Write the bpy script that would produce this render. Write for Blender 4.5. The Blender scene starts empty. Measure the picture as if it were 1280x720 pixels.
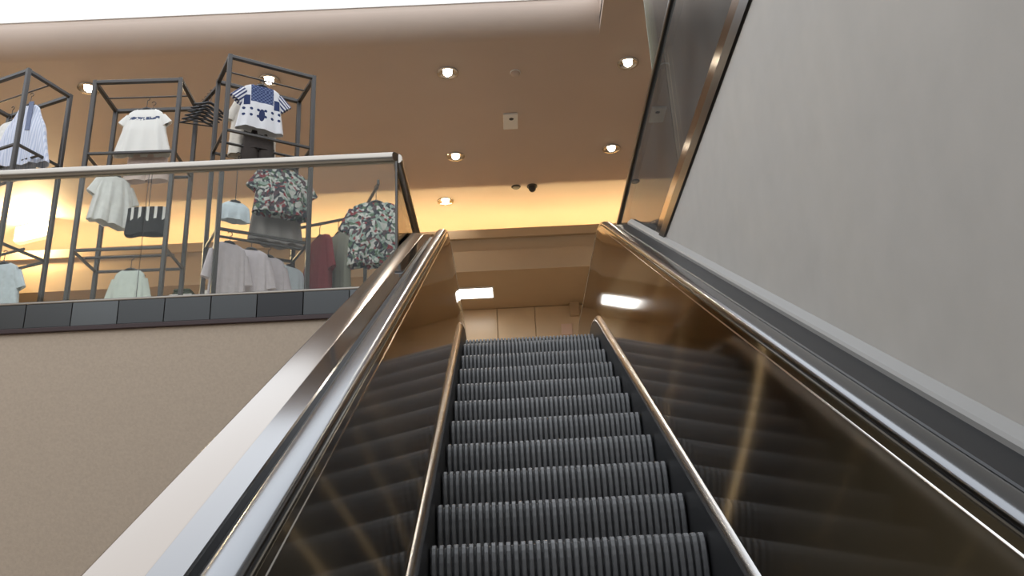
import bpy, math, random
from mathutils import Vector, Matrix
R = math.radians
PI = math.pi
random.seed(7)
scene = bpy.context.scene
col = scene.collection

# ------------------------------------------------------------------ helpers
class MB:
    """collects geometry for ONE mesh object"""
    def __init__(self):
        self.v = []; self.f = []; self.m = []; self.uv = {}
    def add(self, vs, fs, mi=0, M=None):
        b = len(self.v)
        for p in vs:
            p = Vector(p)
            if M is not None: p = M @ p
            self.v.append(tuple(p))
        for f in fs:
            self.f.append([b + i for i in f]); self.m.append(mi)
    def box(self, x0, x1, y0, y1, z0, z1, mi=0, M=None, bev=0.0):
        if bev <= 0:
            vs = [(x, y, z) for z in (z0, z1) for y in (y0, y1) for x in (x0, x1)]
            fs = [(0,2,3,1),(4,5,7,6),(0,1,5,4),(2,6,7,3),(0,4,6,2),(1,3,7,5)]
            self.add(vs, fs, mi, M); return
        b = bev
        # chamfered box: each corner gives three verts
        idx = {}; vs = []
        xs, ys, zs = (x0, x1), (y0, y1), (z0, z1)
        for i in (0,1):
            for j in (0,1):
                for k in (0,1):
                    sx, sy, sz = 1-2*i, 1-2*j, 1-2*k
                    c = (xs[i], ys[j], zs[k])
                    for a, p in enumerate(((c[0], c[1]+sy*b, c[2]+sz*b), (c[0]+sx*b, c[1], c[2]+sz*b), (c[0]+sx*b, c[1]+sy*b, c[2]))):
                        idx[(i,j,k,a)] = len(vs); vs.append(p)
        g = idx
        fs = []
        for i in (0,1):
            q = [g[(i,0,0,0)], g[(i,1,0,0)], g[(i,1,1,0)], g[(i,0,1,0)]]; fs.append(q if i else q[::-1])
            q = [g[(0,i,0,1)], g[(1,i,0,1)], g[(1,i,1,1)], g[(0,i,1,1)]]; fs.append(q[::-1] if i else q)
            q = [g[(0,0,i,2)], g[(1,0,i,2)], g[(1,1,i,2)], g[(0,1,i,2)]]; fs.append(q if i else q[::-1])
        for i in (0,1):
            for j in (0,1):
                fs.append([g[(i,j,0,0)], g[(i,j,0,1)], g[(i,j,1,1)], g[(i,j,1,0)]])
                fs.append([g[(i,0,j,0)], g[(i,0,j,2)], g[(i,1,j,2)], g[(i,1,j,0)]])
                fs.append([g[(0,i,j,1)], g[(0,i,j,2)], g[(1,i,j,2)], g[(1,i,j,1)]])
        for i in (0,1):
            for j in (0,1):
                for k in (0,1):
                    fs.append([g[(i,j,k,0)], g[(i,j,k,1)], g[(i,j,k,2)]])
        self.add(vs, fs, mi, M)
    def loft(self, rings, closed=True, caps=True, mi=0, M=None):
        n = len(rings[0]); vs = [p for r in rings for p in r]; fs = []
        for a in range(len(rings)-1):
            for i in range(n if closed else n-1):
                j = (i+1) % n
                fs.append((a*n+i, a*n+j, (a+1)*n+j, (a+1)*n+i))
        if caps and closed:
            fs.append(tuple(range(n))[::-1]); fs.append(tuple((len(rings)-1)*n+i for i in range(n)))
        self.add(vs, fs, mi, M)
    def tube(self, pts, r, n=12, mi=0, M=None, caps=True):
        pts = [Vector(p) for p in pts]; rs = r if isinstance(r, (list, tuple)) else [r]*len(pts)
        rings = []
        ref = None
        for i, p in enumerate(pts):
            d = (pts[min(i+1, len(pts)-1)] - pts[max(i-1, 0)]).normalized()
            if ref is None: ref = Vector((0,0,1)) if abs(d.z) < .9 else Vector((1,0,0))
            a = ref - d*ref.dot(d)
            a.normalize(); b = d.cross(a); ref = a
            rings.append([p + (a*math.cos(2*PI*k/n) + b*math.sin(2*PI*k/n))*rs[i] for k in range(n)])
        self.loft(rings, True, caps, mi, M)
    def bar(self, p, q, w, mi=0, M=None):
        """square bar with a small chamfer between two points"""
        p, q = Vector(p), Vector(q); d = (q-p).normalized()
        u = Vector((0,0,1)) if abs(d.z) < .9 else Vector((1,0,0))
        a = (u - d*u.dot(d)).normalized(); b = d.cross(a); h = w/2; c = h*.72
        sec = [(h,c),(c,h),(-c,h),(-h,c),(-h,-c),(-c,-h),(c,-h),(h,-c)]
        self.loft([[o + a*s + b*t for s, t in sec] for o in (p, q)], True, True, mi, M)
    def disc_lathe(self, prof, n=32, mi=0, M=None):
        rings = [[(r*math.cos(2*PI*k/n), r*math.sin(2*PI*k/n), z) for k in range(n)] for r, z in prof]
        self.loft(rings, True, True, mi, M)
    def build(self, name, mats, parent=None, smooth=False, loc=None, angle=40):
        me = bpy.data.meshes.new(name)
        me.from_pydata(self.v, [], self.f)
        mats = mats if isinstance(mats, (list, tuple)) else [mats]
        for m in mats: me.materials.append(m)
        me.polygons.foreach_set('material_index', self.m)
        me.update()
        import bmesh
        bm = bmesh.new(); bm.from_mesh(me); bmesh.ops.recalc_face_normals(bm, faces=bm.faces); bm.to_mesh(me); bm.free()
        if smooth:
            me.polygons.foreach_set('use_smooth', [True]*len(me.polygons))
            me.set_sharp_from_angle(angle=R(angle))
        o = bpy.data.objects.new(name, me); col.objects.link(o)
        if parent is not None: o.parent = parent
        if loc is not None: o.location = loc
        return o

def tag(o, label=None, cat=None, group=None, kind=None):
    if label: o['label'] = label
    if cat: o['category'] = cat
    if group: o['group'] = group
    if kind: o['kind'] = kind
    return o
def empty(name, loc=(0,0,0), rz=0, label=None, cat=None, group=None):
    o = bpy.data.objects.new(name, None); col.objects.link(o); o.empty_display_size = .1
    o.location = loc; o.rotation_euler = (0,0,rz)
    return tag(o, label, cat, group)
def copy_tree(o, parent=None):
    c = o.copy(); col.objects.link(c)
    if parent is not None: c.parent = parent
    for ch in [x for x in bpy.data.objects if x.parent == o]: copy_tree(ch, c)
    return c
def struct(name, mb, mat, **k):
    return tag(mb.build(name, mat, **k), kind='structure')

# ------------------------------------------------------------------ materials
def new_mat(name):
    m = bpy.data.materials.new(name); m.use_nodes = True
    nt = m.node_tree; return m, nt, nt.nodes['Principled BSDF']
def mat(name, c, rough=.5, metal=0., noise=None, bump=0., spec=.5, coat=0., aniso=0., scale_xyz=None):
    """plain procedural surface: base colour broken up a little by noise"""
    m, nt, b = new_mat(name)
    b.inputs['Roughness'].default_value = rough; b.inputs['Metallic'].default_value = metal
    b.inputs['Specular IOR Level'].default_value = spec; b.inputs['Coat Weight'].default_value = coat
    if noise:
        sc, amt = noise
        tc = nt.nodes.new('ShaderNodeTexCoord'); n = nt.nodes.new('ShaderNodeTexNoise'); n.inputs['Scale'].default_value = sc; n.inputs['Detail'].default_value = 5
        src = tc.outputs['Object']
        if scale_xyz:
            mp = nt.nodes.new('ShaderNodeMapping'); mp.inputs['Scale'].default_value = scale_xyz
            nt.links.new(src, mp.inputs['Vector']); src = mp.outputs['Vector']
        nt.links.new(src, n.inputs['Vector'])
        r = nt.nodes.new('ShaderNodeValToRGB')
        r.color_ramp.elements[0].position = .3; r.color_ramp.elements[1].position = .7
        r.color_ramp.elements[0].color = (*[x*(1-amt) for x in c], 1); r.color_ramp.elements[1].color = (*[min(1, x*(1+amt)) for x in c], 1)
        nt.links.new(n.outputs['Fac'], r.inputs['Fac']); nt.links.new(r.outputs['Color'], b.inputs['Base Color'])
        if bump:
            bp = nt.nodes.new('ShaderNodeBump'); bp.inputs['Strength'].default_value = bump; bp.inputs['Distance'].default_value = .01
            nt.links.new(n.outputs['Fac'], bp.inputs['Height']); nt.links.new(bp.outputs['Normal'], b.inputs['Normal'])
    else:
        b.inputs['Base Color'].default_value = (*c, 1)
    return m
def emit(name, c, s):
    m = bpy.data.materials.new(name); m.use_nodes = True; nt = m.node_tree; nt.nodes.clear()
    e = nt.nodes.new('ShaderNodeEmission'); o = nt.nodes.new('ShaderNodeOutputMaterial')
    e.inputs['Color'].default_value = (*c, 1); e.inputs['Strength'].default_value = s
    nt.links.new(e.outputs[0], o.inputs[0]); return m
def glass(name, tint, haze=.04, ior=1.45):
    m = bpy.data.materials.new(name); m.use_nodes = True; nt = m.node_tree; nt.nodes.clear()
    N = nt.nodes.new; L = nt.links.new
    out = N('ShaderNodeOutputMaterial'); tr = N('ShaderNodeBsdfTransparent'); gl = N('ShaderNodeBsdfGlossy'); df = N('ShaderNodeBsdfDiffuse')
    fr = N('ShaderNodeFresnel'); fr.inputs['IOR'].default_value = ior
    tr.inputs['Color'].default_value = (*tint, 1); gl.inputs['Roughness'].default_value = .01; df.inputs['Color'].default_value = (.75,.76,.74,1)
    m1 = N('ShaderNodeMixShader'); m2 = N('ShaderNodeMixShader')
    L(tr.outputs[0], m1.inputs[1]); L(df.outputs[0], m1.inputs[2])
    n = N('ShaderNodeTexNoise'); n.inputs['Scale'].default_value = 1.3
    tc = N('ShaderNodeTexCoord'); L(tc.outputs['Object'], n.inputs['Vector'])
    mu = N('ShaderNodeMath'); mu.operation = 'MULTIPLY'; mu.inputs[1].default_value = haze*2; L(n.outputs['Fac'], mu.inputs[0]); L(mu.outputs[0], m1.inputs[0])
    L(fr.outputs[0], m2.inputs[0]); L(m1.outputs[0], m2.inputs[1]); L(gl.outputs[0], m2.inputs[2]); L(m2.outputs[0], out.inputs[0])
    return m

M = {}
M['ceiling'] = mat('ceiling_paint', (.50,.395,.325), .7, noise=(1.2,.03))
M['wall_beige'] = mat('beige_wallcovering', (.46,.37,.285), .85, noise=(60,.05), bump=.1)
M['wall_white'] = mat('off_white_plaster', (.45,.425,.39), .75, noise=(6,.035), bump=.04)
M['wall_brown'] = mat('tan_lacquered_panel', (.64,.47,.29), .3, noise=(3,.03))
M['bulkhead'] = mat('tan_painted_bulkhead', (.43,.305,.185), .6, noise=(2,.03))
M['floor'] = mat('cream_stone_tile', (.60,.53,.44), .25, noise=(4,.08))
M['bronze'] = None
M['steel'] = mat('brushed_steel', (.36,.355,.35), .24, 1., noise=(40,.08), scale_xyz=(1,.05,.05))
M['chrome'] = mat('polished_steel', (.62,.60,.57), .12, 1.)
M['rail_steel'] = mat('satin_steel_rail', (.31,.28,.245), .30, 1.)
M['hand'] = mat('grey_glossy_handrail', (.165,.168,.175), .2, 1.)
M['deck'] = mat('bronze_deck_sheet', (.255,.22,.19), .13, 1.)
M['deck_in'] = mat('dark_bronze_deck_sheet', (.16,.155,.155), .10, 1.)
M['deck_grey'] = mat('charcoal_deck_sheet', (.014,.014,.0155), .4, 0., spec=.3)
M['kerb'] = mat('grey_kerb_paint', (.24,.23,.215), .5)
M['black'] = mat('matt_black', (.012,.012,.013), .5)
M['skirt'] = mat('black_skirt_coating', (.02,.02,.021), .4)
M['rubber'] = mat('black_rubber', (.015,.015,.016), .35)
M['cleat'] = mat('dark_aluminium_cleat', (.15,.15,.152), .5, .4, noise=(25,.12))
M['groove'] = mat('black_step_groove', (.012,.012,.013), .6)
M['trim_dark'] = mat('dark_bronze_trim', (.07,.065,.06), .3, .9)
M['tile_a'] = mat('grey_edge_panel', (.062,.064,.064), .3, .6)
M['tile_b'] = mat('pale_grey_edge_panel', (.095,.10,.10), .28, .6)
M['tile_c'] = mat('charcoal_edge_panel', (.03,.03,.031), .3, .6)
M['maroon'] = mat('dark_maroon_trim', (.035,.014,.014), .5)
M['rack'] = mat('blackened_steel_rack', (.055,.05,.047), .42, .5)
M['hanger'] = mat('black_hanger', (.012,.012,.014), .4)
M['white'] = mat('white_plastic', (.75,.72,.68), .4)
M['grey_dark'] = mat('dark_grey_plastic', (.05,.045,.04), .5)
M['glass'] = glass('clear_glass', (.93,.94,.91), .006, 1.22)
M['glass_side'] = glass('olive_tinted_glass', (.84,.84,.76), .10, 1.22)
M['glass_edge'] = mat('polished_glass_edge', (.55,.62,.55), .08, 0., spec=.8)
M['lamp'] = emit('lamp_warm_white', (1,.88,.68), 40)
M['cove'] = emit('cove_warm_tube', (1,.77,.40), 78)
M['flood'] = emit('floodlight_lens', (1,.80,.45), 120)
M['panel_light'] = emit('panel_diffuser', (1,.97,.92), 9)
M['sky_panel'] = emit('skylight_diffuser', (.89,.94,1.0), 2.6)

def bronze():
    """polished bronze sheet, faintly brushed upright"""
    m, nt, b = new_mat('polished_bronze_sheet')
    b.inputs['Base Color'].default_value = (.088,.075,.061,1); b.inputs['Metallic'].default_value = 1
    b.inputs['Roughness'].default_value = .12
    N = nt.nodes.new; L = nt.links.new
    tc = N('ShaderNodeTexCoord'); n = N('ShaderNodeTexNoise'); n.inputs['Scale'].default_value = 1.6
    L(tc.outputs['Object'], n.inputs['Vector'])
    mr = N('ShaderNodeMapRange'); mr.inputs['To Min'].default_value = .05; mr.inputs['To Max'].default_value = .11
    L(n.outputs['Fac'], mr.inputs['Value']); L(mr.outputs[0], b.inputs['Roughness'])
    # a second, strongly anisotropic lobe draws lamps out across the brushing
    g = N('ShaderNodeBsdfAnisotropic'); g.inputs['Color'].default_value = (.37,.28,.16,1); g.inputs['Roughness'].default_value = .18; g.inputs['Anisotropy'].default_value = .93
    tg = N('ShaderNodeTangent'); tg.direction_type = 'UV_MAP'
    L(tg.outputs[0], g.inputs['Tangent'])
    mx = N('ShaderNodeMixShader'); mx.inputs[0].default_value = .21
    L(b.outputs[0], mx.inputs[1]); L(g.outputs[0], mx.inputs[2]); L(mx.outputs[0], nt.nodes['Material Output'].inputs[0])
    return m
M['bronze'] = bronze()

# ------------------------------------------------------------------ escalator
T30 = math.tan(R(30))
Y_TOP, Y_BOT = 1.386, -6.582       # where the nosing line meets the two floors
Z_LOW = -4.6
def base(y):
    """height of the nosing line: lower landing, 30 degree incline, upper landing"""
    if y > Y_TOP+.3: return 0.
    if y > Y_TOP-.3: return -(Y_TOP+.3-y)**2*T30/1.2
    if y > Y_BOT+.3: return T30*y-.8
    if y > Y_BOT-.3: return Z_LOW+(y-Y_BOT+.3)**2*T30/1.2
    return Z_LOW
def frange(a, b, n): return [a+(b-a)*i/n for i in range(n+1)]
Y_LO_END, Y_HI_END = -8.4, 3.75
YS = sorted(set([round(v, 4) for v in [Y_LO_END] + frange(Y_BOT-.3, Y_BOT+.3, 10) + frange(-6, 1, 14) + frange(Y_TOP-.3, Y_TOP+.3, 14) + frange(1.8, Y_HI_END, 6)]))
def sweep(mb, sec, ys=YS, closed=True, mi=0, caps=True):
    mb.loft([[(x, y, base(y)+h) for x, h in sec] for y in ys], closed, caps, mi)

esc = tag(bpy.data.objects.new('escalator', None), 'narrow upward escalator with dark ribbed steps between polished bronze side panels', 'escalator')
col.objects.link(esc); esc.location = (0, Y_BOT, Z_LOW)
def epart(mb, name, m, parent=esc, **k):
    o = mb.build(name, m, parent, **k)
    if parent is esc: o.location = (0, -Y_BOT, -Z_LOW)
    return o

# steps: one body with ribbed cleats, copied up the incline
PITCH = .33; RISE = PITCH*T30; K0 = .0957
SW = .5
def step_meshes():
    body = MB()
    prof = [(0.015,-RISE-.02),(0.013,-.10),(.022,-.044),(.030,-.026),(.038,-.016),(.050,-.011),(PITCH-.002,-.011),(PITCH-.002,-.06),(.075,-.07),(.05,-RISE-.02)]
    body.loft([[(x, a, b) for a, b in prof] for x in (-SW, SW)], True, True)
    cl = MB(); n = 37; w = 2*SW/n
    path = [(0.006,-RISE-.015),(0,-.135),(0,-.105),(.003,-.068),(.010,-.036),(.020,-.014),(.032,-.003),(.046,0),(PITCH-.004,0)]
    inner = [(a+(.014 if i < 4 else (.013,.011,.007,.003,0)[i-4]), b-(0 if i < 4 else (.004,.008,.011,.012,.013)[i-4])) for i, (a, b) in enumerate(path)]
    for k in range(n):
        x0 = -SW+k*w+w*.15; x1 = x0+w*.70
        c = w*.12
        rings = []
        for (a, b), (ia, ib) in zip(path, inner):
            rings.append([(x0, ia, ib), (x0, a+(ia-a)*.25, b+(ib-b)*.25), (x0+c, a, b), (x1-c, a, b), (x1, a+(ia-a)*.25, b+(ib-b)*.25), (x1, ia, ib)])
        cl.loft(rings, False, False)
    return body, cl
bm_, cm_ = step_meshes()
i_lo = 20; n_step = 0
step0 = None
for i in range(-7, 24):
    y = K0-PITCH*i
    z = base(y)
    if step0 is None:
        step0 = bm_.build('step', M['groove'], esc); cl0 = cm_.build('cleats', M['cleat'], step0)
        st = step0
    else:
        st = copy_tree(step0, esc)
    st.location = (0, y-Y_BOT, z-Z_LOW)
for s, side in ((-1, 'left'), (1, 'right')):
    S = lambda sec: [(s*x, h) for x, h in sec]
    # skirt panel and its bright trim
    mb = MB(); sweep(mb, S([(.506,-.35),(.516,-.35),(.516,.10),(.506,.095)])); epart(mb, 'skirt_panel', M['skirt'])
    mb = MB(); sweep(mb, S([(.503,.088),(.506,.100),(.514,.114),(.528,.128),(.540,.132),(.543,.120),(.535,.085)])); epart(mb, 'skirt_trim', M['steel'], smooth=True, angle=50)
    # inclined inner panel, plate with rounded ends at the newels
    def ph(y):
        c, r = .49, .385
        if y > Y_HI_END: d = y-Y_HI_END
        elif y < Y_LO_END: d = Y_LO_END-y
        else: return .10, .875
        q = math.sqrt(max(0, r*r-d*d)); return c-q, c+q
    ys = [Y_LO_END-.385*math.sin(a) for a in frange(PI/2, .1, 7)] + YS + [Y_HI_END+.385*math.sin(a) for a in frange(.1, PI/2, 7)]
    px = lambda h: .530+(h-.10)*.092
    mb = MB(); rings = []
    nh = 8
    for y in ys:
        lo, hi = ph(y); z = base(y)
        hs = frange(lo, hi, nh)
        rings.append([(s*px(h), y, z+h) for h in hs] + [(s*(px(h)+.012), y, z+h) for h in hs[::-1]])
    mb.loft(rings, True, True)
    o = epart(mb, 'balustrade_panel', M['bronze'], smooth=True)
    # UV for the brushing direction, nearly along the incline
    BC, BS = math.cos(R(25.2)), math.sin(R(25.2))
    me = o.data; uv = me.uv_layers.new(name='UVMap')
    for lp in me.loops:
        v = me.vertices[lp.vertex_index].co; uv.data[lp.index].uv = ((v.y*BC+v.z*BS)*.1, (v.z*BC-v.y*BS)*.1)
    # path of the handrail round both newels
    path = []
    for a in frange(-PI/2, PI/2, 14):      # lower newel, bottom to top
        path.append((Y_LO_END-.41*math.cos(a), Z_LOW+.49+.41*math.sin(a)))
    for y in YS[1:-1]: path.append((y, base(y)+.90))
    for a in frange(PI/2, -PI/2, 14):
        path.append((Y_HI_END+.41*math.cos(a), .49+.41*math.sin(a)))
    def sweep_path(mb, sec):
        rings = []
        for i, (y, z) in enumerate(path):
            y0, z0 = path[max(i-1, 0)]; y1, z1 = path[min(i+1, len(path)-1)]
            l = math.hypot(y1-y0, z1-z0); ny, nz = -(z1-z0)/l, (y1-y0)/l
            rings.append([(s*x, y+ny*n, z+nz*n) for x, n in sec])
        mb.loft(rings, True, True)
    # C-shaped handrail
    mb = MB(); sec = []
    hw, hh = .036, .024
    sec = [(.642+hw*math.copysign(abs(math.cos(t))**.75, math.cos(t)), -.012+hh*math.copysign(abs(math.sin(t))**.75, math.sin(t))) for t in [2*PI*k/24 for k in range(24)]]
    sweep_path(mb, sec); epart(mb, 'handrail', M['hand'], smooth=True, angle=60)
    mb = MB(); sweep_path(mb, [(.597,-.046),(.600,-.040),(.608,-.036),(.616,-.036),(.620,-.046)]); epart(mb, 'handrail_bead', M['chrome'], smooth=True)
    mb = MB(); sweep_path(mb, [(.618,-.06),(.618,-.032),(.668,-.032),(.668,-.06)]); epart(mb, 'handrail_guide', M['rubber'])
    # decking outside the handrail: shadow channel, inner deck, sloping outer deck
    ysd = [y for y in YS]
    mb = MB(); sweep(mb, S([(.655,.835),(.655,.850),(.715,.850),(.715,.835)])); epart(mb, 'deck_channel', M['rubber'])
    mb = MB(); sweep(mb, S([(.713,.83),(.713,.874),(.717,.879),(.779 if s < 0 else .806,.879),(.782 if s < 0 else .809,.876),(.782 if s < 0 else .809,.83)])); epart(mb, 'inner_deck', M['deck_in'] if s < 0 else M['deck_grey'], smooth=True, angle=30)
    if s < 0:
        mb = MB(); sweep(mb, S([(.783,.83),(.783,.874),(.787,.877),(.866,.898),(.873,.893),(.873,.80),(.862,.80),(.862,.86)])); epart(mb, 'outer_deck', M['deck'], smooth=True, angle=30)
        mb = MB(); sweep(mb, S([(.852,-1.0),(.852,.80),(.873,.80),(.873,-1.0)]), ys=[y for y in YS if y < 1.2]); epart(mb, 'side_cladding', M['trim_dark'])
# two deck sheets overlap a little short of the top on the left
mb = MB(); sweep(mb, [(-.768,.881),(-.768,.887),(-.716,.887),(-.716,.881)], ys=frange(-.75,.65,8)); epart(mb, 'deck_joint_plate', M['deck_in'])
# pit floor under the steps and truss bottom
mb = MB(); sweep(mb, [(-.86,-1.02),(-.86,-1.0),(.80,-1.0),(.80,-1.02)], ys=[y for y in YS if Y_BOT+.3 < y < 1.2]); epart(mb, 'truss_pan', M['black'])
# comb plates
mb = MB(); mb.box(-.5,.5,2.02,3.3,-.012,.006); 
for k in range(36): mb.box(-.5+(k+1.0)/37-.003, -.5+(k+1.0)/37+.003, 1.93,2.03,-.006,.004)
epart(mb, 'comb_plate', M['steel'])

# ------------------------------------------------------------------ the place
CEIL = 3.4; X_L, X_R = -8.2, 5.0; Y_B = 7.5; WX = .84
BY = .36          # line of the balcony edge on the left
SKY_Y = 2.13      # edge of the ceiling towards the skylight over the void
def slab(name, m, x0, x1, y0, y1, z0, z1, kind=True, bev=0):
    b = MB(); b.box(x0, x1, y0, y1, z0, z1, bev=bev)
    o = b.build(name, m)
    if kind: tag(o, kind='structure')
    return o
# upper floor: left, landing, right
b = MB()
b.box(X_L, -.88, BY+.03, Y_B, -.30, 0); b.box(-.88, WX+.02, 3.35, Y_B, -.30, 0); b.box(WX+.06, X_R, -9.5, Y_B, -.30, 0)
b.box(-.88, -.58, 1.75, 3.35, -.30, 0); b.box(.58, WX+.06, 1.75, 3.35, -.3, 0)
struct('floor', b, M['floor'])
slab('floor_lower', M['floor'], X_L, WX, -11, Y_B, Z_LOW-.2, Z_LOW-.02)
# wall under the balcony, right-hand wall beside the escalator, back wall, outer walls
slab('wall_front', M['wall_beige'], X_L, -.87, BY, BY+.12, Z_LOW, -.175)
slab('wall_right', M['wall_white'], WX, WX+.12, -9.5, 2.02, Z_LOW, .07)
slab('wall_right_lower', M['wall_white'], WX, WX+.12, 2.03, Y_B, Z_LOW, -.3)
# a painted kerb follows the incline between decking and wall
b = MB(); sweep(b, [(.806,.80),(.806,.895),(.812,.905),(WX-.001,.925),(WX-.001,.80)], ys=[y for y in YS if y < 1.2])
struct('trim_1', b, M['kerb'])
b = MB(); b.box(X_L, X_R, Y_B, Y_B+.15, -.3, CEIL+.1)
struct('wall_back', b, M['bulkhead'])
slab('wall_left', M['wall_beige'], X_L-.15, X_L, -11, Y_B, Z_LOW, 4.5)
slab('wall_far_right', M['wall_white'], X_R, X_R+.15, -9.5, Y_B, -.3, CEIL+.1)
# ceiling; rounded edge along the skylight is added so the glow fades softly
b = MB()
b.box(X_L, X_R, SKY_Y+.25, Y_B+.15, CEIL, CEIL+.1)
b.box(.9, X_R, -9.5, SKY_Y+.25, CEIL, CEIL+.1)
prof = [(SKY_Y+.25-.25*math.sin(a), CEIL+.25-.25*math.cos(a)) for a in frange(0, PI/2, 12)]
rings = [[(X_L, y, z), (.9, y, z), (.9, y+.02, z+.05), (X_L, y+.02, z+.05)] for y, z in prof]
b.loft(rings, True, True)
o = struct('ceiling', b, M['ceiling'], smooth=True, angle=30)
b = MB(); b.box(.9,.95,-9.5,SKY_Y+.25,CEIL+.05,4.6); b.box(X_L,.95,SKY_Y,SKY_Y+.05,CEIL+.24,4.6); b.box(X_L,.95,-9.6,-9.5,CEIL,4.6)
struct('trim_2', b, M['ceiling'])
# skylight: translucent panes in a grid of bars
sk = empty('skylight', (-3.5,-3.5,3.70), 0, 'bright white skylight over the escalator void at the top of the view', 'skylight')
b = MB(); b.box(-4.65,4.4,-6.0,5.62,0,.03); p_ = b.build('diffuser', M['sky_panel'], sk)
b = MB(); b.box(-4.68,4.42,5.62,5.63,-.02,.04); b.box(4.40,4.42,-6.0,5.62,-.02,.04); b.build('frame', M['white'], sk)
# bulkhead with light cove along the back wall
BF = 6.0
b = MB()
b.box(X_L, X_R, BF, Y_B, 2.39, 2.47)                       # soffit
b.box(X_L, X_R, BF, BF+.06, 2.47, 2.86); b.box(X_L, X_R, BF-.05, BF+.06, 2.86, 2.985); b.box(X_L, X_R, BF-.025, BF-.001, 2.385, 2.68)
struct('trim_3', b, M['bulkhead'])
cv = empty('cove_light', (-1.6, BF+.55, 2.60), 0, 'long warm yellow light hidden in the cove above the back bulkhead', 'light')
b = MB()
b.box(-6.4,6.4,-.06,.06,-.13,-.02); b.build('batten', M['white'], cv)
b = MB(); b.tube([(-6.35,0,0.02),(6.35,0,0.02)], .02, 10); b.build('tube', M['cove'], cv, smooth=True)
def light(name, kind, loc, energy, color, size=.1, rot=(0,0,0), **k):
    d = bpy.data.lights.new(name, kind); d.energy = energy; d.color = color
    if kind == 'AREA':
        d.shape = 'RECTANGLE'; d.size = size; d.size_y = k.pop('size_y', size)
    elif kind in ('SPOT', 'POINT'): d.shadow_soft_size = size
    if kind == 'SPOT': d.spot_size = k.pop('spot', R(100)); d.spot_blend = .6
    o = bpy.data.objects.new(name, d); col.objects.link(o); o.location = loc; o.rotation_euler = rot; return o
# panelled wall below the bulkhead
for i, (x0, x1) in enumerate(((-7.0,-5.2),(-5.2,-3.4),(-3.4,-1.85),(-1.85,-.285),(-.285,.275),(.275,1.6),(1.6,3.2),(3.2,4.9))):
    b = MB(); b.box(x0+.004, x1-.004, Y_B-.03, Y_B, .1, 2.385, bev=.006)
    o = struct('trim_%d' % (i+4), b, M['wall_brown'])
# recessed square light in the soffit
pl = empty('ceiling_light', (-.58, 6.77, 2.39), 0, 'small bright rectangular recessed light under the back bulkhead', 'light')
b = MB(); b.box(-.25,.25,-.19,.19,-.012,-.006); b.build('diffuser', M['panel_light'], pl)
b = MB(); b.box(-.27,.27,-.21,-.19,-.018,0); b.box(-.27,.27,.19,.21,-.018,0); b.box(-.27,-.25,-.19,.19,-.018,0); b.box(.25,.27,-.19,.19,-.018,0); b.build('frame', M['white'], pl)
# small things on the back wall right of the light
bx = empty('wall_box', (.86, Y_B-.03, 2.2), 0, 'small dark box mounted on the tan back wall beside the right handrail end', 'wall box')
b = MB(); b.box(-.07,.07,-.10,0,0,.26,bev=.008); b.build('body', M['bulkhead'], bx); b = MB(); b.box(-.085,.10,-.115,0,.26,.285,bev=.004); b.build('lid', M['grey_dark'], bx)
sg = empty('wall_notice', (.74, Y_B-.03, 1.92), 0, 'small pale pink card on the tan back wall near the right skirt end', 'notice')
b = MB(); b.box(-.09,.07,-.02,0,0,.17,bev=.004); b.build('card', mat('pale_pink_card', (.72,.50,.38), .6), sg)

# downlights: trim ring, reflector, lamp
def make_downlight():
    t = empty('downlight')
    b = MB(); n = 28
    b.disc_lathe([(.062,.0),(.085,.0),(.088,-.004),(.086,-.009),(.070,-.012),(.062,-.006)], n); b.build('trim_ring', M['chrome'], t, smooth=True)
    b = MB(); b.disc_lathe([(.062,-.005),(.058,.03),(.045,.055),(.0001,.056)], n); 
    b.build('reflector', M['chrome'], t, smooth=True)
    b = MB(); b.disc_lathe([(.0005,-.030),(.022,-.027),(.034,-.012),(.037,.006),(.03,.03),(.0005,.034)], n); b.build('lamp', M['lamp'], t, smooth=True)
    return t
dl = [(1.247,2.85,'nearer of two lit downlights in the right half of the ceiling'),
      (1.24,4.64,'farther of two lit downlights in the right half of the ceiling'),
      (-.66,2.88,'nearest and largest of three lit downlights down the middle of the ceiling'),
      (-.69,4.66,'middle one of three lit downlights down the middle of the ceiling'),
      (-.906,5.88,'lit downlight beside the cove, farthest of the three down the middle'),
      (-2.54,2.87,'lit downlight seen through the top of the tallest rack'),
      (-4.43,2.87,'lit downlight between the leftmost rack and the middle rack'),
      (1.79,5.87,'left one of two lit downlights behind the side glass by the cove'),
      (2.06,5.86,'right one of two lit downlights behind the side glass by the cove'),
      (1.52,2.19,'lit downlight high up beside the top rail of the side glass')]
d0 = None
for i, (x, y, lab) in enumerate(dl):
    o = make_downlight() if d0 is None else copy_tree(d0)
    d0 = d0 or o
    o.location = (x, y, CEIL-.002); o.scale = (1.3,1.3,1.15)
    tag(o, lab, 'downlight', 'downlights in the ceiling')
    light('downlight_beam', 'SPOT', (x, y, CEIL-.06), 90 if lab.startswith('nearest') else 30, (1,.90,.77), .04, spot=R(115))
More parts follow.
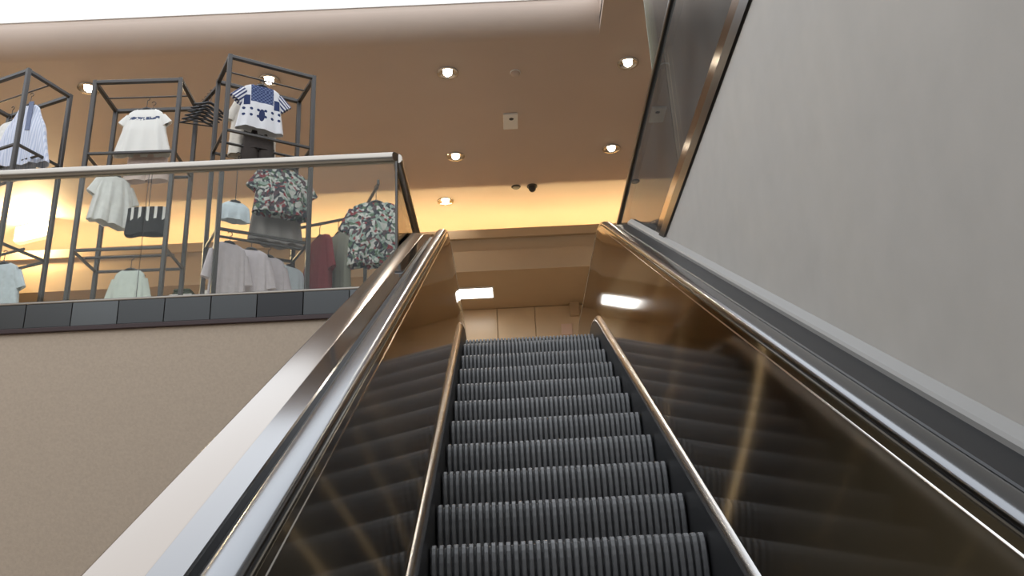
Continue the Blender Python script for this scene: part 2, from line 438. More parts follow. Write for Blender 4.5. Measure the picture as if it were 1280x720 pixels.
# other ceiling fittings
sd = empty('smoke_detector', (.055,2.93,CEIL), 0, 'small pale round detector on the ceiling, nearest of the small fittings', 'detector')
b = MB(); b.disc_lathe([(.0005,-.045),(.03,-.044),(.042,-.034),(.05,-.018),(.05,0)], 24); b.build('body', M['ceiling'], sd, smooth=True)
b = MB(); b.disc_lathe([(.052,-.012),(.056,-.008),(.056,0),(.05,0)], 24); b.build('base', M['white'], sd, smooth=True)
em = empty('ceiling_speaker', (-.004,3.88,CEIL), 0, 'square cream box on the ceiling between the downlights', 'ceiling box')
b = MB(); b.box(-.085,.085,-.16,.16,-.03,0,bev=.006); b.build('housing', M['white'], em)
b = MB(); b.disc_lathe([(.0005,-.036),(.022,-.035),(.028,-.029)], 20, M=Matrix.Translation((0.01,-.07,0))); b.build('sensor', M['grey_dark'], em, smooth=True)
sp = empty('ceiling_sprinkler', (.056,5.55,CEIL), 0, 'small flat dark fitting on the ceiling near the lit cove, left of the pair', 'ceiling fitting')
b = MB(); b.disc_lathe([(.0005,-.02),(.05,-.018),(.062,-.006),(.062,0)], 20); b.build('cap', M['grey_dark'], sp, smooth=True)
cam_ = empty('ceiling_camera', (.27,5.55,CEIL), 0, 'dark dome camera on the ceiling near the lit cove, right of the pair', 'camera')
b = MB(); b.disc_lathe([(.055,-.02),(.07,-.015),(.07,0),(.05,0)], 20); b.build('base', M['grey_dark'], cam_, smooth=True)
b = MB(); b.disc_lathe([(.0005,-.09),(.025,-.084),(.045,-.06),(.053,-.02)], 20); b.build('dome', M['black'], cam_, smooth=True)
# strong floodlight in the cove far left
fl = empty('ceiling_floodlight', (-6.5, 5.9, CEIL), R(-20), 'dazzling warm floodlight under the ceiling, far left behind the balcony glass', 'floodlight')
b = MB(); b.box(-.30,.30,-.02,.10,-.27,-.03,bev=.02); b.build('housing', M['white'], fl)
b = MB(); b.box(-.28,.28,-.03,-.021,-.25,-.05,bev=.004); b.build('lens', M['flood'], fl)
b = MB(); b.box(-.05,.05,.0,.08,-.04,0,bev=.01); b.build('bracket', M['white'], fl)

# ------------------------------------------------------------------ left balcony
bal = empty('balcony_balustrade', (-.88, BY, 0), 0, 'clear glass balustrade with steel top rail along the left balcony edge', 'balustrade')
XL2 = X_L+.9
xs_p = [-.0, -1.75, -3.5, -5.2, -6.9]
for a, c in zip(xs_p[1:], xs_p[:-1]):
    b = MB(); b.box(a+.004, c-.004, .01, .022, 0.013, .95); b.build('glass_pane', M['glass'], bal)
# returning side, running back along the escalator
for a, c in ((.03,1.0),(1.005,1.75)):
    b = MB(); b.box(-.018,-.006, a, c, 0.0, .95); b.build('glass_pane', M['glass'], bal)
def rrect(w, h, r, n=5):
    pts = []
    for cx, cy, a0 in ((w/2-r, h/2-r, 0), (-w/2+r, h/2-r, PI/2), (-w/2+r, -h/2+r, PI), (w/2-r, -h/2+r, 1.5*PI)):
        for k in range(n+1):
            a = a0+PI/2*k/n; pts.append((cx+r*math.cos(a), cy+r*math.sin(a)))
    return pts
sec = rrect(.075, .075, .03)
b = MB()
b.loft([[(x-.0+ (0), .016+p, .985+q) for p, q in sec] for x in (-7.0, -.04)] + [[(.0+p*.7-.012+.0, .016+p, .985+q) for p, q in sec]], True, True)
b.build('top_rail', M['rail_steel'], bal, smooth=True, angle=50)
b = MB()
sec2 = rrect(.072, .072, .03)
b.loft([[(-.012+p, y, .985+q) for p, q in sec2] for y in (.03, 1.76)], True, True); b.build('side_rail', M['rail_steel'], bal, smooth=True, angle=50)
b = MB(); b.box(-.022,-.004,-.002,.030,.013,.95,bev=.003); b.build('corner_post', M['trim_dark'], bal)
# edge panels below the glass
ed = empty('balcony_edge', (-.88, BY, -.17), 0, 'grey panelled edge band under the left balcony glass', 'edge band')
seq = ['tile_b','tile_a','tile_c','tile_a','tile_a','tile_a','tile_b','tile_a','tile_a','tile_a','tile_a','tile_a','tile_a','tile_a','tile_a','tile_a','tile_a','tile_a','tile_a','tile_a','tile_a','tile_a','tile_a']
x = -.02
for k, nm in enumerate(seq):
    b = MB(); b.box(x-.302, x-.002, -.012, .03, .0, .165, bev=.002); b.build('edge_panel', M[nm], ed); x -= .304
b = MB(); b.box(-7.0,-.0,-.02,.03,-.035,-.002,bev=.004); b.build('lower_trim', M['maroon'], ed)
b = MB(); b.box(-7.0,-.0,-.016,.008,.166,.182,bev=.004); b.build('glass_channel', M['rail_steel'], ed)

# ------------------------------------------------------------------ right balustrade, above the white wall
rb = empty('side_balustrade', (WX, 0, .07), 0, 'tall tinted glass balustrade with dark rail above the white right wall', 'balustrade')
Y0r, Y1r = -6.5, 2.0
b = MB(); b.box(-.012,.03,Y0r,Y1r,.0,.10,bev=.008); b.build('base_trim', M['trim_dark'], rb)
b = MB(); b.box(.0,.035,Y0r,Y1r,.10,.205,bev=.010); b.build('glass_shoe', M['deck'], rb)
for a, c in ((-6.5,-4.6),(-4.59,-2.6),(-2.59,-.64),(-.632,1.98)):
    b = MB(); b.box(.010,.022,a,c,.2,1.03); b.build('glass_pane', M['glass_side'], rb)
b = MB(); sec = rrect(.05,.05,.016); b.loft([[(.016+p, y, 1.05+q) for p, q in sec] for y in (Y0r, Y1r)], True, True); b.build('top_rail', M['trim_dark'], rb, smooth=True, angle=50)
tall = empty('glass_screen', (WX+.05, -.085, 0), 0, 'tall frameless glass screen standing behind the near part of side balustrade', 'glass screen')
b = MB(); b.box(-.006,.006,-3.2,0,.0,2.3); b.build('pane', M['glass_side'], tall)
b = MB(); b.box(-.007,.007,.0002,.006,.0,2.3); b.build('polished_edge', M['glass_edge'], tall)

# ------------------------------------------------------------------ display racks
def ring(b, w, d, z, t, sides='fblr'):
    h = t/2
    if 'f' in sides: b.bar((-w/2,-d/2,z),(w/2,-d/2,z),t)
    if 'b' in sides: b.bar((-w/2,d/2,z),(w/2,d/2,z),t)
    if 'l' in sides: b.bar((-w/2,-d/2,z),(-w/2,d/2,z),t)
    if 'r' in sides: b.bar((w/2,-d/2,z),(w/2,d/2,z),t)
def make_rack(loc, ang, w, d, label):
    t = empty('display_rack', loc, R(ang), label, 'display rack', 'display racks behind the glass')
    H = 2.4; w -= .0
    for sx in (-1,1):
        for sy in (-1,1):
            b = MB(); b.bar((sx*w/2,sy*d/2,0),(sx*w/2,sy*d/2,H),.036); b.build('post', M['rack'], t)
    b = MB(); ring(b, w, d, H-.018, .034); b.build('top_frame', M['rack'], t)
    b = MB(); ring(b, w, d, 1.69, .022); b.build('middle_frame', M['rack'], t)
    b = MB(); ring(b, w, d, .82, .022); b.build('lower_frame', M['rack'], t)
    b = MB(); b.tube([(-w/2,0,H-.03),(w/2,0,H-.03)], .007, 10); b.build('hanging_rail', M['rack'], t, smooth=True)
    b = MB(); b.tube([(-w/2,0,1.69),(w/2,0,1.69)], .011, 10); b.build('hanging_rail', M['rack'], t, smooth=True)
    b = MB(); b.tube([(-w/2,0,.85),(w/2,0,.85)], .011, 10); b.build('hanging_rail', M['rack'], t, smooth=True)
    return t
RK3 = ((-2.14,1.395,0), 30.2, .71, .41); RK2 = ((-3.22,1.555,0), 1.5, .72, .45); RK1 = ((-4.29,1.445,0), -22, .72, .43)
make_rack(*RK3, 'black steel cube display rack nearest the escalator, holding the navy patterned top')
make_rack(*RK2, 'middle black steel display rack, holding the white embroidered blouse')
make_rack(*RK1, 'leftmost black steel display rack, cut by the picture edge')

# ------------------------------------------------------------------ clothes
def cloth(name, c, rough=.85, **k): return mat(name, c, rough, noise=(30,.08), bump=.2, spec=.2)
def pattern(name, build):
    m, nt, b = new_mat(name); b.inputs['Roughness'].default_value = .85; b.inputs['Specular IOR Level'].default_value = .2
    build(nt, b); return m
def floral(nt, b):
    N = nt.nodes.new; L = nt.links.new
    tc = N('ShaderNodeTexCoord')
    n0 = N('ShaderNodeTexNoise'); n0.inputs['Scale'].default_value = 9; L(tc.outputs['Object'], n0.inputs['Vector'])
    mx = N('ShaderNodeMixRGB'); mx.inputs[0].default_value = .12; L(tc.outputs['Object'], mx.inputs[1]); L(n0.outputs['Color'], mx.inputs[2])
    v = N('ShaderNodeTexVoronoi'); v.inputs['Scale'].default_value = 46; L(mx.outputs[0], v.inputs['Vector'])
    s = N('ShaderNodeSeparateColor'); L(v.outputs['Color'], s.inputs[0])
    r = N('ShaderNodeValToRGB'); r.color_ramp.interpolation = 'CONSTANT'
    els = [(0,(.035,.04,.05)),(.30,(.44,.43,.40)),(.44,(.08,.13,.08)),(.54,(.24,.31,.27)),(.70,(.22,.03,.04)),(.81,(.50,.49,.46)),(.9,(.09,.05,.06))]
    r.color_ramp.elements[0].position = 0; r.color_ramp.elements[0].color = (*els[0][1],1); r.color_ramp.elements[1].position = els[1][0]; r.color_ramp.elements[1].color = (*els[1][1],1)
    for p, c in els[2:]:
        e = r.color_ramp.elements.new(p); e.color = (*c,1)
    L(s.outputs[0], r.inputs['Fac']); L(r.outputs['Color'], b.inputs['Base Color'])
def mathn(nt, op, a, c=None):
    n = nt.nodes.new('ShaderNodeMath'); n.operation = op
    for i, q in enumerate((a, c)):
        if q is None: continue
        if isinstance(q, (int, float)): n.inputs[i].default_value = q
        else: nt.links.new(q, n.inputs[i])
    return n.outputs[0]
def mixcol(nt, fac, c1, c2):
    n = nt.nodes.new('ShaderNodeMixRGB'); nt.links.new(fac, n.inputs[0])
    for i, c in ((1,c1),(2,c2)):
        if isinstance(c, tuple): n.inputs[i].default_value = (*c,1)
        else: nt.links.new(c, n.inputs[i])
    return n.outputs[0]
def coords(nt):
    tc = nt.nodes.new('ShaderNodeTexCoord'); s = nt.nodes.new('ShaderNodeSeparateXYZ'); nt.links.new(tc.outputs['Object'], s.inputs[0]); return tc, s.outputs[0], s.outputs[1], s.outputs[2]
def navy_top(nt, b):
    tc, x, y, z = coords(nt)
    ax = mathn(nt,'ABSOLUTE',x)
    # yoke: |x| < .085 and z > -.20, collar strip
    yoke = mathn(nt,'MULTIPLY', mathn(nt,'LESS_THAN',ax,.095), mathn(nt,'GREATER_THAN',z,-.19))
    sidep = mathn(nt,'MULTIPLY', mathn(nt,'MULTIPLY', mathn(nt,'GREATER_THAN',ax,.10), mathn(nt,'LESS_THAN',ax,.15)), mathn(nt,'MULTIPLY', mathn(nt,'LESS_THAN',z,-.13), mathn(nt,'GREATER_THAN',z,-.23)))
    ck = nt.nodes.new('ShaderNodeTexChecker'); ck.inputs['Scale'].default_value = 60; nt.links.new(tc.outputs['Object'], ck.inputs[0])
    yk = mixcol(nt, ck.outputs['Fac'], (.03,.045,.12), (.12,.15,.26))
    # rows of dots below, one leaf in the middle
    vx = mathn(nt,'SUBTRACT', mathn(nt,'FRACT', mathn(nt,'MULTIPLY',x,17)), .5); vz = mathn(nt,'SUBTRACT', mathn(nt,'FRACT', mathn(nt,'MULTIPLY',z,17)), .5)
    d = mathn(nt,'LESS_THAN', mathn(nt,'ADD', mathn(nt,'MULTIPLY',vx,vx), mathn(nt,'MULTIPLY',vz,vz)), .05)
    dots = mathn(nt,'MULTIPLY', d, mathn(nt,'MULTIPLY', mathn(nt,'LESS_THAN',z,-.22), mathn(nt,'GREATER_THAN',z,-.36)))
    lz = mathn(nt,'MULTIPLY', mathn(nt,'ADD',z,.31), .42)
    leaf = mathn(nt,'LESS_THAN', mathn(nt,'ADD', mathn(nt,'MULTIPLY',x,x), mathn(nt,'MULTIPLY',lz,lz)), .00060)
    c = mixcol(nt, yoke, (.70,.69,.70), yk)
    c = mixcol(nt, sidep, c, (.03,.045,.12)); c = mixcol(nt, dots, c, (.03,.045,.12)); c = mixcol(nt, leaf, c, (.03,.04,.10))
    nt.links.new(c, b.inputs['Base Color'])
def stripes(c1, c2, axis=0, freq=60, duty=.5):
    def f(nt, b):
        tc, x, y, z = coords(nt)
        s = mathn(nt,'LESS_THAN', mathn(nt,'FRACT', mathn(nt,'MULTIPLY',(x,y,z)[axis],freq)), duty)
        nt.links.new(mixcol(nt, s, c1, c2), b.inputs['Base Color'])
    return f
def diag(nt, b):
    tc, x, y, z = coords(nt)
    s = mathn(nt,'LESS_THAN', mathn(nt,'FRACT', mathn(nt,'MULTIPLY', mathn(nt,'ADD', mathn(nt,'ABSOLUTE',x), mathn(nt,'MULTIPLY',z,.9)), 28)), .5)
    nt.links.new(mixcol(nt, s, (.68,.67,.68), (.05,.06,.15)), b.inputs['Base Color'])
def embroidered(nt, b):
    tc, x, y, z = coords(nt)
    w = nt.nodes.new('ShaderNodeTexNoise'); w.inputs['Scale'].default_value = 45; nt.links.new(tc.outputs['Object'], w.inputs['Vector'])
    zz = mathn(nt,'ABSOLUTE', mathn(nt,'ADD', z, mathn(nt,'SUBTRACT', .118, mathn(nt,'MULTIPLY', mathn(nt,'ABSOLUTE',x), .12))))
    band = mathn(nt,'MULTIPLY', mathn(nt,'LESS_THAN', zz, .016), mathn(nt,'MULTIPLY', mathn(nt,'GREATER_THAN', w.outputs['Fac'], .47), mathn(nt,'LESS_THAN', mathn(nt,'ABSOLUTE',x), .13)))
    nt.links.new(mixcol(nt, band, (.74,.72,.67), (.07,.09,.16)), b.inputs['Base Color'])
def black_bars(nt, b):
    tc, x, y, z = coords(nt)
    s = mathn(nt,'LESS_THAN', mathn(nt,'FRACT', mathn(nt,'MULTIPLY',x,15.5)), .36)
    n = nt.nodes.new('ShaderNodeTexNoise'); n.noise_dimensions = '1D'; n.inputs['Scale'].default_value = 14; nt.links.new(x, n.inputs['W'])
    lim = mathn(nt,'SUBTRACT', mathn(nt,'MULTIPLY', n.outputs['Fac'], -.16), .0)
    s = mathn(nt,'MULTIPLY', s, mathn(nt,'GREATER_THAN', z, lim))
    nt.links.new(mixcol(nt, s, (.018,.017,.017), (.72,.70,.66)), b.inputs['Base Color'])

def torso(b, ws, wm, wh, L, d=.05, folds=7, amp=.012, neck=.075, mi=0, drop=.035, seed=0):
    """front-and-back body of a hanging garment: shoulders at z=0, hem at z=-L"""
    rnd = random.Random(seed); n = 64; rings = []
    p1, p2 = rnd.random()*6, rnd.random()*6
    def w_at(t):      # 0 shoulder .. 1 hem
        if t < .45: q = t/.45; return ws+(wm-ws)*(q*q*(3-2*q))
        q = (t-.45)/.55; return wm+(wh-wm)*q
    lev = [(neck, .004, .015), (neck+(ws-neck)*.45, -drop*.4, .022), (ws*.93, -drop, .026)]
    for t in frange(.06, 1, 16): lev.append((w_at(t), -drop-(L-drop)*t, .03+(d-.03)*min(1, t*2.2)))
    for li, (w, z, dd) in enumerate(lev):
        t = max(0, -z/L); ring = []
        for k in range(n):
            a = 2*PI*k/n; ca, sa = math.cos(a), math.sin(a)
            x = w*math.copysign(abs(ca)**.8, ca)
            f = amp*t*(math.sin(folds*x/w*2.2+p1+2*t)+.6*math.sin(folds*1.9*x/w*2.2+p2))
            y = dd*math.copysign(abs(sa)**.7, sa)+f
            zz = z + (.006*math.sin(3*a+p1) if li == len(lev)-1 else 0)
            if li == 0 : zz -= (.035 if sa < 0 else .01)*abs(sa)   # scooped neck, deeper at the front
            ring.append((x, y, zz))
        rings.append(ring)
    b.loft(rings, True, False, mi)
    # thin inner layer at the hem gives the cloth an edge
    inner = [[(x*.985, y*.9, z+.001) for x, y, z in rings[-1]], [(x*.96, y*.8, z+.05) for x, y, z in rings[-2]]]
    b.loft([rings[-1]]+inner, True, False, mi)
def sleeve(b, side, ws, length, ang, r0=.075, r1=.07, mi=0, drop=.035, flat=.45):
    n = 20; rings = []
    dx, dz = math.cos(ang), -math.sin(ang)
    for t in frange(0, 1, 6):
        r = r0+(r1-r0)*t
        cx = (ws*.80)+dx*length*t; cz = -drop-.055+dz*length*t
        ring = []
        for k in range(n):
            a = 2*PI*k/n
            u = r*math.cos(a); v = r*flat*math.sin(a)*(1+.15*math.sin(5*a+4*t))
            ring.append((side*(cx+u*(-dz)*1.0), v, cz+u*dx))
        rings.append(ring)
    end = rings[-1]; c = [sum(p[i] for p in end)/n for i in range(3)]
    rings.append([tuple(c[i]+(p[i]-c[i])*.9 for i in range(3)) for p in end])
    rings.append([tuple(rings[-3][q][i]*.5+c[i]*.5 for i in range(3)) for q in range(n)])
    b.loft(rings, True, False, mi)
def hanger_mesh(ws, top):
    b = MB()
    b.tube([(-ws*.86,0,-.055),(-ws*.4,0,-.022),(-.03,0,.004),(0,0,.012),(.03,0,.004),(ws*.4,0,-.022),(ws*.86,0,-.055)], [.006,.011,.012,.012,.012,.011,.006], 10)
    hk = [(0,0,.010),(0,0,top-.045)]
    for a in frange(-PI/2, PI*.9, 8): hk.append((.018*math.cos(a),0,top-.022+.018*math.sin(a)+.0))
    b.tube(hk, .0032, 8)
    return b
def hang(name, loc, rz, body, mats, label, cat, ws=.17, top=.10, group=None, hanger=True, part='body'):
    t = empty(name, loc, R(rz), label, cat, group)
    body.build(part, mats, t, smooth=True, angle=70)
    if hanger: hanger_mesh(ws, top).build('hanger', M['hanger'], t, smooth=True)
    return t
def on(rk, u, z, off=0):
    (cx, cy, _), ang = rk[0], rk[1]; a = R(ang)
    return (cx+u*math.cos(a)+off*math.sin(a), cy+u*math.sin(a)-off*math.cos(a), z)
def skirt(b, w0, w1, L, d0=.03, d1=.06, folds=8, amp=.012, mi=0, seed=1):
    rnd = random.Random(seed); p = rnd.random()*6; n = 64; rings = []
    for t in frange(0, 1, 12):
        w = w0+(w1-w0)*t; d = d0+(d1-d0)*t; ring = []
        for k in range(n):
            a = 2*PI*k/n; ca, sa = math.cos(a), math.sin(a)
            x = w*math.copysign(abs(ca)**.8, ca)
            ring.append((x, d*math.copysign(abs(sa)**.7, sa)+amp*(.25+t)*math.sin(folds*x/w*2+p), -L*t+(.008*math.sin(4*a+p) if t == 1 else 0)))
        rings.append(ring)
    rings.append([(x*.97, y*.85, z+.002) for x, y, z in rings[-1]]); rings.append([(x*.9, y*.7, z+.05) for x, y, z in rings[-3]])
    b.loft(rings, True, False, mi)
    b.loft([[(x*1.01, y*1.05-.0, z+.0) for x, y, z in rings[0]], [(x*1.01, y*1.05, z+.03) for x, y, z in rings[0]], [(x*.95, y*.8, z+.03) for x, y, z in rings[0]], [(x*.95, y*.8, z-.03) for x, y, z in rings[0]]], True, False, mi)
def shorts(b, w, L, mi=0):
    skirt(b, w, w*1.06, L*.55, .03, .05, 3, .004, mi)
    for s in (-1, 1):
        n = 24; rings = []
        for t in frange(0, 1, 6):
            rw = w*.55*(1+.08*t); cx = s*w*.55
            rings.append([(cx+rw*math.cos(2*PI*k/n), .048*math.sin(2*PI*k/n)*(1+.1*math.sin(4*k/n*2*PI)), -L*.42-L*.58*t) for k in range(n)])
        rings.append([(x*.98, y*.9, z+.002) for x, y, z in rings[-1]]); rings.append([(x, y*.6, z+.05) for x, y, z in rings[-3]])
        b.loft(rings, True, False, mi)
def clip_hanger(w, top):
    b = MB()
    b.tube([(-w,0,.035),(w,0,.035)], .006, 10)
    for s in (-1,1): b.box(s*w*.8-.012,s*w*.8+.012,-.012,.012,.0,.045,bev=.003)
    hk = [(0,0,.035),(0,0,top-.045)]
    for a in frange(-PI/2, PI*.9, 8): hk.append((.018*math.cos(a),0,top-.022+.018*math.sin(a)))
    b.tube(hk, .0032, 8); return b
def hang_clip(name, loc, rz, body, mats, label, cat, w, top=.10, part='body'):
    t = empty(name, loc, R(rz), label, cat); body.build(part, mats, t, smooth=True, angle=70)
    clip_hanger(w, top).build('clip_hanger', M['hanger'], t, smooth=True); return t

m_navy = pattern('navy_and_white_print', navy_top); m_diag = pattern('navy_diagonal_stripe', diag)
m_floral = pattern('dark_floral_print', floral)
m_embr = pattern('white_cotton_with_navy_embroidery', embroidered)
m_blue = pattern('pale_blue_stripe', stripes((.50,.54,.66), (.66,.68,.76), 0, 55, .5))
m_white = cloth('white_cotton', (.74,.73,.70)); m_cream = cloth('cream_cotton', (.66,.61,.53)); m_lilac = cloth('pale_lilac_cotton', (.56,.50,.53))
m_mint = cloth('pale_mint_cotton', (.58,.63,.58)); m_grey = cloth('grey_wool', (.22,.20,.19)); m_dk = cloth('charcoal_cotton', (.055,.045,.04))
m_pink = cloth('pale_pink_cotton', (.66,.52,.46)); m_red = cloth('dark_red_cotton', (.16,.025,.03)); m_olive = cloth('olive_cotton', (.20,.20,.16)); m_slate = cloth('slate_blue_denim', (.19,.22,.32))
m_bars = pattern('black_with_white_bars', black_bars); m_paleblue = cloth('pale_blue_cotton', (.58,.65,.70))

# rack nearest the escalator
b = MB(); torso(b, .155, .165, .20, .44, .05, 4, .008, .07, seed=3); [sleeve(b, s, .155, .13, R(48), .062, .066, mi=1) for s in (-1,1)]
hang('patterned_tee', on(RK3, -.045, 2.27, .055), 30.2, b, [m_navy, m_diag], 'white top with navy yoke, dots and striped sleeves hanging in the tall rack', 'top', .15)
b = MB(); torso(b, .15, .19, .20, .60, .05, 4, .01, .07, seed=9); [sleeve(b, s, .15, .2, R(68), .06, .055) for s in (-1,1)]
hang('cream_cardigan', on(RK3, -.05, 2.26, -.13), 30.2, b, m_cream, 'cream cardigan hanging behind the navy patterned top', 'cardigan', .15, .115)
b = MB(); shorts(b, .125, .26)
hang_clip('shorts', on(RK3, -.03, 1.83, -.02), 30.2, b, m_dk, 'dark charcoal shorts hanging just below the navy patterned top', 'shorts', .10, .55)
b = MB(); torso(b, .19, .215, .235, .43, .07, 5, .014, .08, seed=5); [sleeve(b, s, .19, .17, R(58), .075, .07) for s in (-1,1)]
hang('floral_blouse', on(RK3, .18, 1.54, .02), 30.2, b, m_floral, 'dark floral blouse hanging in the rack, above the grey skirt', 'blouse', .18, .145)
b = MB(); skirt(b, .20, .23, .26, .035, .07, 6, .014, seed=6)
hang_clip('skirt', on(RK3, .17, 1.16, -.09), 30.2, b, m_grey, 'grey skirt hanging below the dark floral blouse', 'skirt', .16, .5)
for k, (u, off, zt, rr, mm, lab) in enumerate(((-.235,.10,.80,40,m_lilac,'pale lilac shirt on the low rail, leftmost of the lilac row'),
        (-.04,.0,.82,22,m_lilac,'pale lilac shirt on the low rail, middle one of the lilac row'),
        (.12,-.09,.82,26,m_lilac,'pale lilac shirt on the low rail, right one of the lilac row'),
        (.33,-.17,.80,50,m_paleblue,'pale bluish shirt at the right end of the low lilac row'))):
    b = MB(); torso(b, .135, .145, .15, .60, .032, 6, .010, .055, seed=20+k); [sleeve(b, s, .135, .24, R(76), .05, .045) for s in (-1,1)]
    hang('shirt', on(RK3, u, zt-.04, off), rr, b, mm, lab, 'shirt', .125, .10, 'shirts on the low rail')
b = MB(); torso(b, .11, .12, .125, .17, .04, 4, .006, .05, seed=31)
hang('baby_vest', on(RK3, -.19, 1.17, .0), 30.2, b, m_paleblue, 'small pale bluish vest on the left side of the tall rack', 'vest', .10, .46)
# middle rack
b = MB(); torso(b, .15, .185, .245, .45, .055, 5, .010, .075, seed=11); [sleeve(b, s, .15, .10, R(50), .06, .062) for s in (-1,1)]
hang('embroidered_blouse', on(RK2, .005, 2.245), 1.5, b, m_embr, 'white short sleeved blouse with a navy embroidered line across the chest', 'blouse', .14, .13)
b = MB(); shorts(b, .17, .22)
hang_clip('shorts', on(RK2, .03, 1.80, -.08), 1.5, b, m_pink, 'pale pink shorts hanging under the white embroidered blouse', 'shorts', .14, .58)
b = MB(); torso(b, .13, .165, .20, .46, .05, 5, .014, .06, seed=13); [sleeve(b, s, .13, .16, R(62), .06, .055) for s in (-1,1)]
hang('plain_blouse', on(RK2, -.19, 1.60), 48, b, m_white, 'plain white blouse hanging left in the middle rack below the embroidered blouse', 'top', .13, .10)
b = MB(); skirt(b, .165, .175, .21, .04, .05, 4, .005, seed=14)
hang_clip('barred_skirt', on(RK2, .12, 1.24, .02), 1.5, b, m_bars, 'black skirt with white bars hanging in the middle rack', 'skirt', .14, .46)
b = MB(); torso(b, .12, .135, .15, .52, .05, 5, .012, .06, seed=15); [sleeve(b, s, .12, .2, R(74), .05, .045) for s in (-1,1)]
hang('mint_shirt', on(RK2, .02, .73, .0), 1.5, b, m_mint, 'pale mint shirt on the low rail of the middle rack', 'shirt', .14, .13)
# leftmost rack
b = MB(); torso(b, .10, .19, .27, .60, .06, 6, .016, .05, seed=17)
t_ = hang('striped_dress', (-4.16,1.42,2.25), -8, b, m_blue, 'pale blue striped sleeveless dress hanging in the leftmost rack', 'dress', .10, .13)
b = MB(); b.loft([[(x,-.055-.012*abs(z), z) for x in (.03,.05,.07)] + [(x,-.045-.012*abs(z), z) for x in (.07,.05,.03)] for z in (-.0,-.12,-.28)], True, True); b.build('scarf', m_slate, t_, smooth=True)
b = MB(); torso(b, .13, .16, .19, .50, .05, 5, .012, .06, seed=18); [sleeve(b, s, .13, .14, R(58), .06, .055) for s in (-1,1)]
hang('white_blouse', (-4.42,1.61,2.22), -22, b, m_white, 'white blouse at the picture edge, left of the striped dress', 'blouse', .12, .16)
b = MB(); torso(b, .14, .18, .24, .68, .06, 6, .016, .06, seed=19); [sleeve(b, s, .14, .16, R(66), .06, .055) for s in (-1,1)]
hang('long_dress', (-4.14,1.38,.76), -10, b, m_paleblue, 'pale bluish long dress on the low rail of the leftmost rack', 'dress', .13, .12)
# bar of empty black hangers between two racks
hb = empty('hanger_bar', (-2.88,1.79,2.34), 0, 'short black bar joining the middle rack to the tall rack', 'bar')
e_ = Vector((.32,-.385,0)); b = MB(); b.bar((0.01,-.01,0), tuple(e_), .03); b.build('bar', M['rack'], hb)
for k in range(6):
    t = empty('empty_hanger', (-2.88+.05+.038*k, 1.79-.060-.0457*k, 2.34-.105), R(20+5*k),
      'empty black hanger on the short bar between racks', 'hanger', 'empty hangers on the short bar')
    hm = hanger_mesh(.17, .145); hm.build('hanger', M['hanger'], t, smooth=True)
    b = MB(); b.tube([(-.15,0,-.055),(.15,0,-.055)], .006, 8); b.build('trouser_bar', M['hanger'], t, smooth=True)
# garment stand at the corner
gs = empty('garment_stand', (-1.36,1.95,0), 0, 'dark garment stand with a sloping arm near the balcony corner', 'garment stand')
b = MB(); b.box(-.24,.24,-.24,.24,0,.02,bev=.006); b.build('base', M['rack'], gs)
b = MB(); b.bar((0,0,.02),(0,0,1.42),.03); b.build('post', M['rack'], gs)
b = MB(); b.bar((.0,0,1.40),(.20,-.62,1.29),.022); b.tube([(.20,-.62,1.285),(.20,-.62,1.325)], .010, 8); b.build('arm', M['rack'], gs)
b = MB(); b.bar((.0,0,1.32),(-.52,-.24,1.11),.022); b.tube([(-.52,-.24,1.105),(-.52,-.24,1.145)], .010, 8); b.build('arm', M['rack'], gs)
b = MB(); torso(b, .19, .21, .225, .56, .07, 5, .014, .08, seed=41); [sleeve(b, s, .19, .20, R(62), .075, .065) for s in (-1,1)]
hang('floral_shirt', (-1.185,1.38,1.15), 4, b, m_floral, 'dark floral shirt facing out on the stand near the balcony corner', 'shirt', .18, .155)
b = MB(); torso(b, .17, .18, .19, .60, .05, 5, .014, .07, seed=42); [sleeve(b, s, .17, .28, R(74), .06, .055) for s in (-1,1)]
hang('red_shirt', (-1.724,1.782,1.05), -48, b, m_red, 'dark red shirt hanging sideways left of the floral shirt', 'shirt', .16, .125)
b = MB(); torso(b, .17, .19, .20, .62, .05, 5, .014, .07, seed=43); [sleeve(b, s, .17, .28, R(74), .06, .055) for s in (-1,1)]
hang('olive_jacket', (-1.578,1.85,1.105), -48, b, m_olive, 'olive jacket hanging sideways behind the floral shirt', 'jacket', .16, .145)
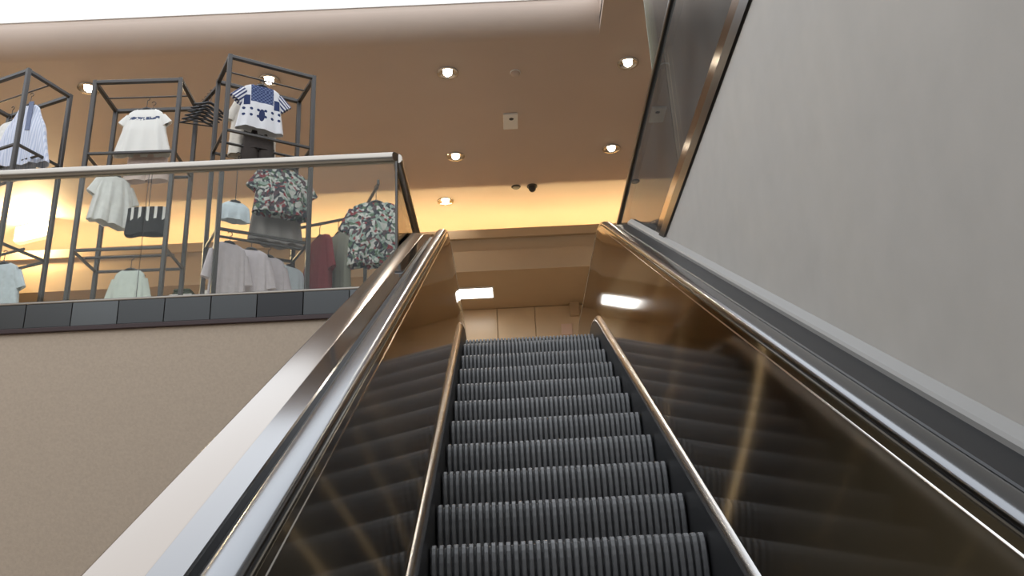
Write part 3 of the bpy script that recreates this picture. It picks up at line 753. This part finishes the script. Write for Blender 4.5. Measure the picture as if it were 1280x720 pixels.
# low white plinths with folded clothes
for (x, y, w, h, lab) in ((-2.93,2.05,.20,.66,'low white plinth behind the middle rack, left one of the pair'),(-2.72,2.12,.17,.72,'low white plinth behind the middle rack, right one of the pair'),(-2.03,2.26,.27,.78,'low white plinth behind the tall rack')):
    b = MB(); b.box(-w/2,w/2,-w/2,w/2,0,h,bev=.008)
    o = b.build('display_plinth', M['white']); o.location = (x, y, 0); tag(o, lab, 'plinth', 'white display plinths')
fc = empty('folded_jumper', (-2.93,2.05,.66), 0, 'folded dark green jumper on the left white plinth', 'jumper')
b = MB(); b.box(-.08,.08,-.08,.08,0,.03,bev=.012); b.box(-.075,.078,-.078,.075,.03,.058,bev=.012); b.build('body', cloth('dark_green_wool', (.06,.08,.05)), fc)

# ------------------------------------------------------------------ light of the place
w = bpy.data.worlds.new('world'); scene.world = w; w.use_nodes = True
bg = w.node_tree.nodes['Background']; bg.inputs['Color'].default_value = (.85,.88,.95,1); bg.inputs['Strength'].default_value = .25
light('floodlight_beam', 'POINT', (-6.45, 5.7, 3.2), 110, (1,.78,.45), .08)

# ------------------------------------------------------------------ camera
f_px, pitch, yaw, roll = 1140.04, .36878, .01178, -.05204
cy, sy = math.cos(yaw), math.sin(yaw)
fw = Vector((sy*math.cos(pitch), cy*math.cos(pitch), math.sin(pitch)))
rt = Vector((cy, -sy, 0)); up = rt.cross(fw)
r2 = rt*math.cos(roll)+up*math.sin(roll); u2 = -rt*math.sin(roll)+up*math.cos(roll)
cd = bpy.data.cameras.new('camera'); co = bpy.data.objects.new('camera', cd); col.objects.link(co)
cd.sensor_width = 36; cd.lens = 36*f_px/1280; cd.clip_start = .02
mw = Matrix((r2, u2, -fw)).transposed().to_4x4(); mw.translation = Vector((-.195, -5.28, -2.226))
co.matrix_world = mw
scene.camera = co
scene.view_settings.view_transform = 'Standard'; scene.view_settings.look = 'None'
scene.view_settings.gamma = 1; scene.view_settings.use_curve_mapping = False
scene.view_settings.exposure = 0.0
scene.cycles.max_bounces = 10; scene.cycles.transparent_max_bounces = 16
scene.cycles.use_denoising = True
scene.cycles.sample_clamp_indirect = 6
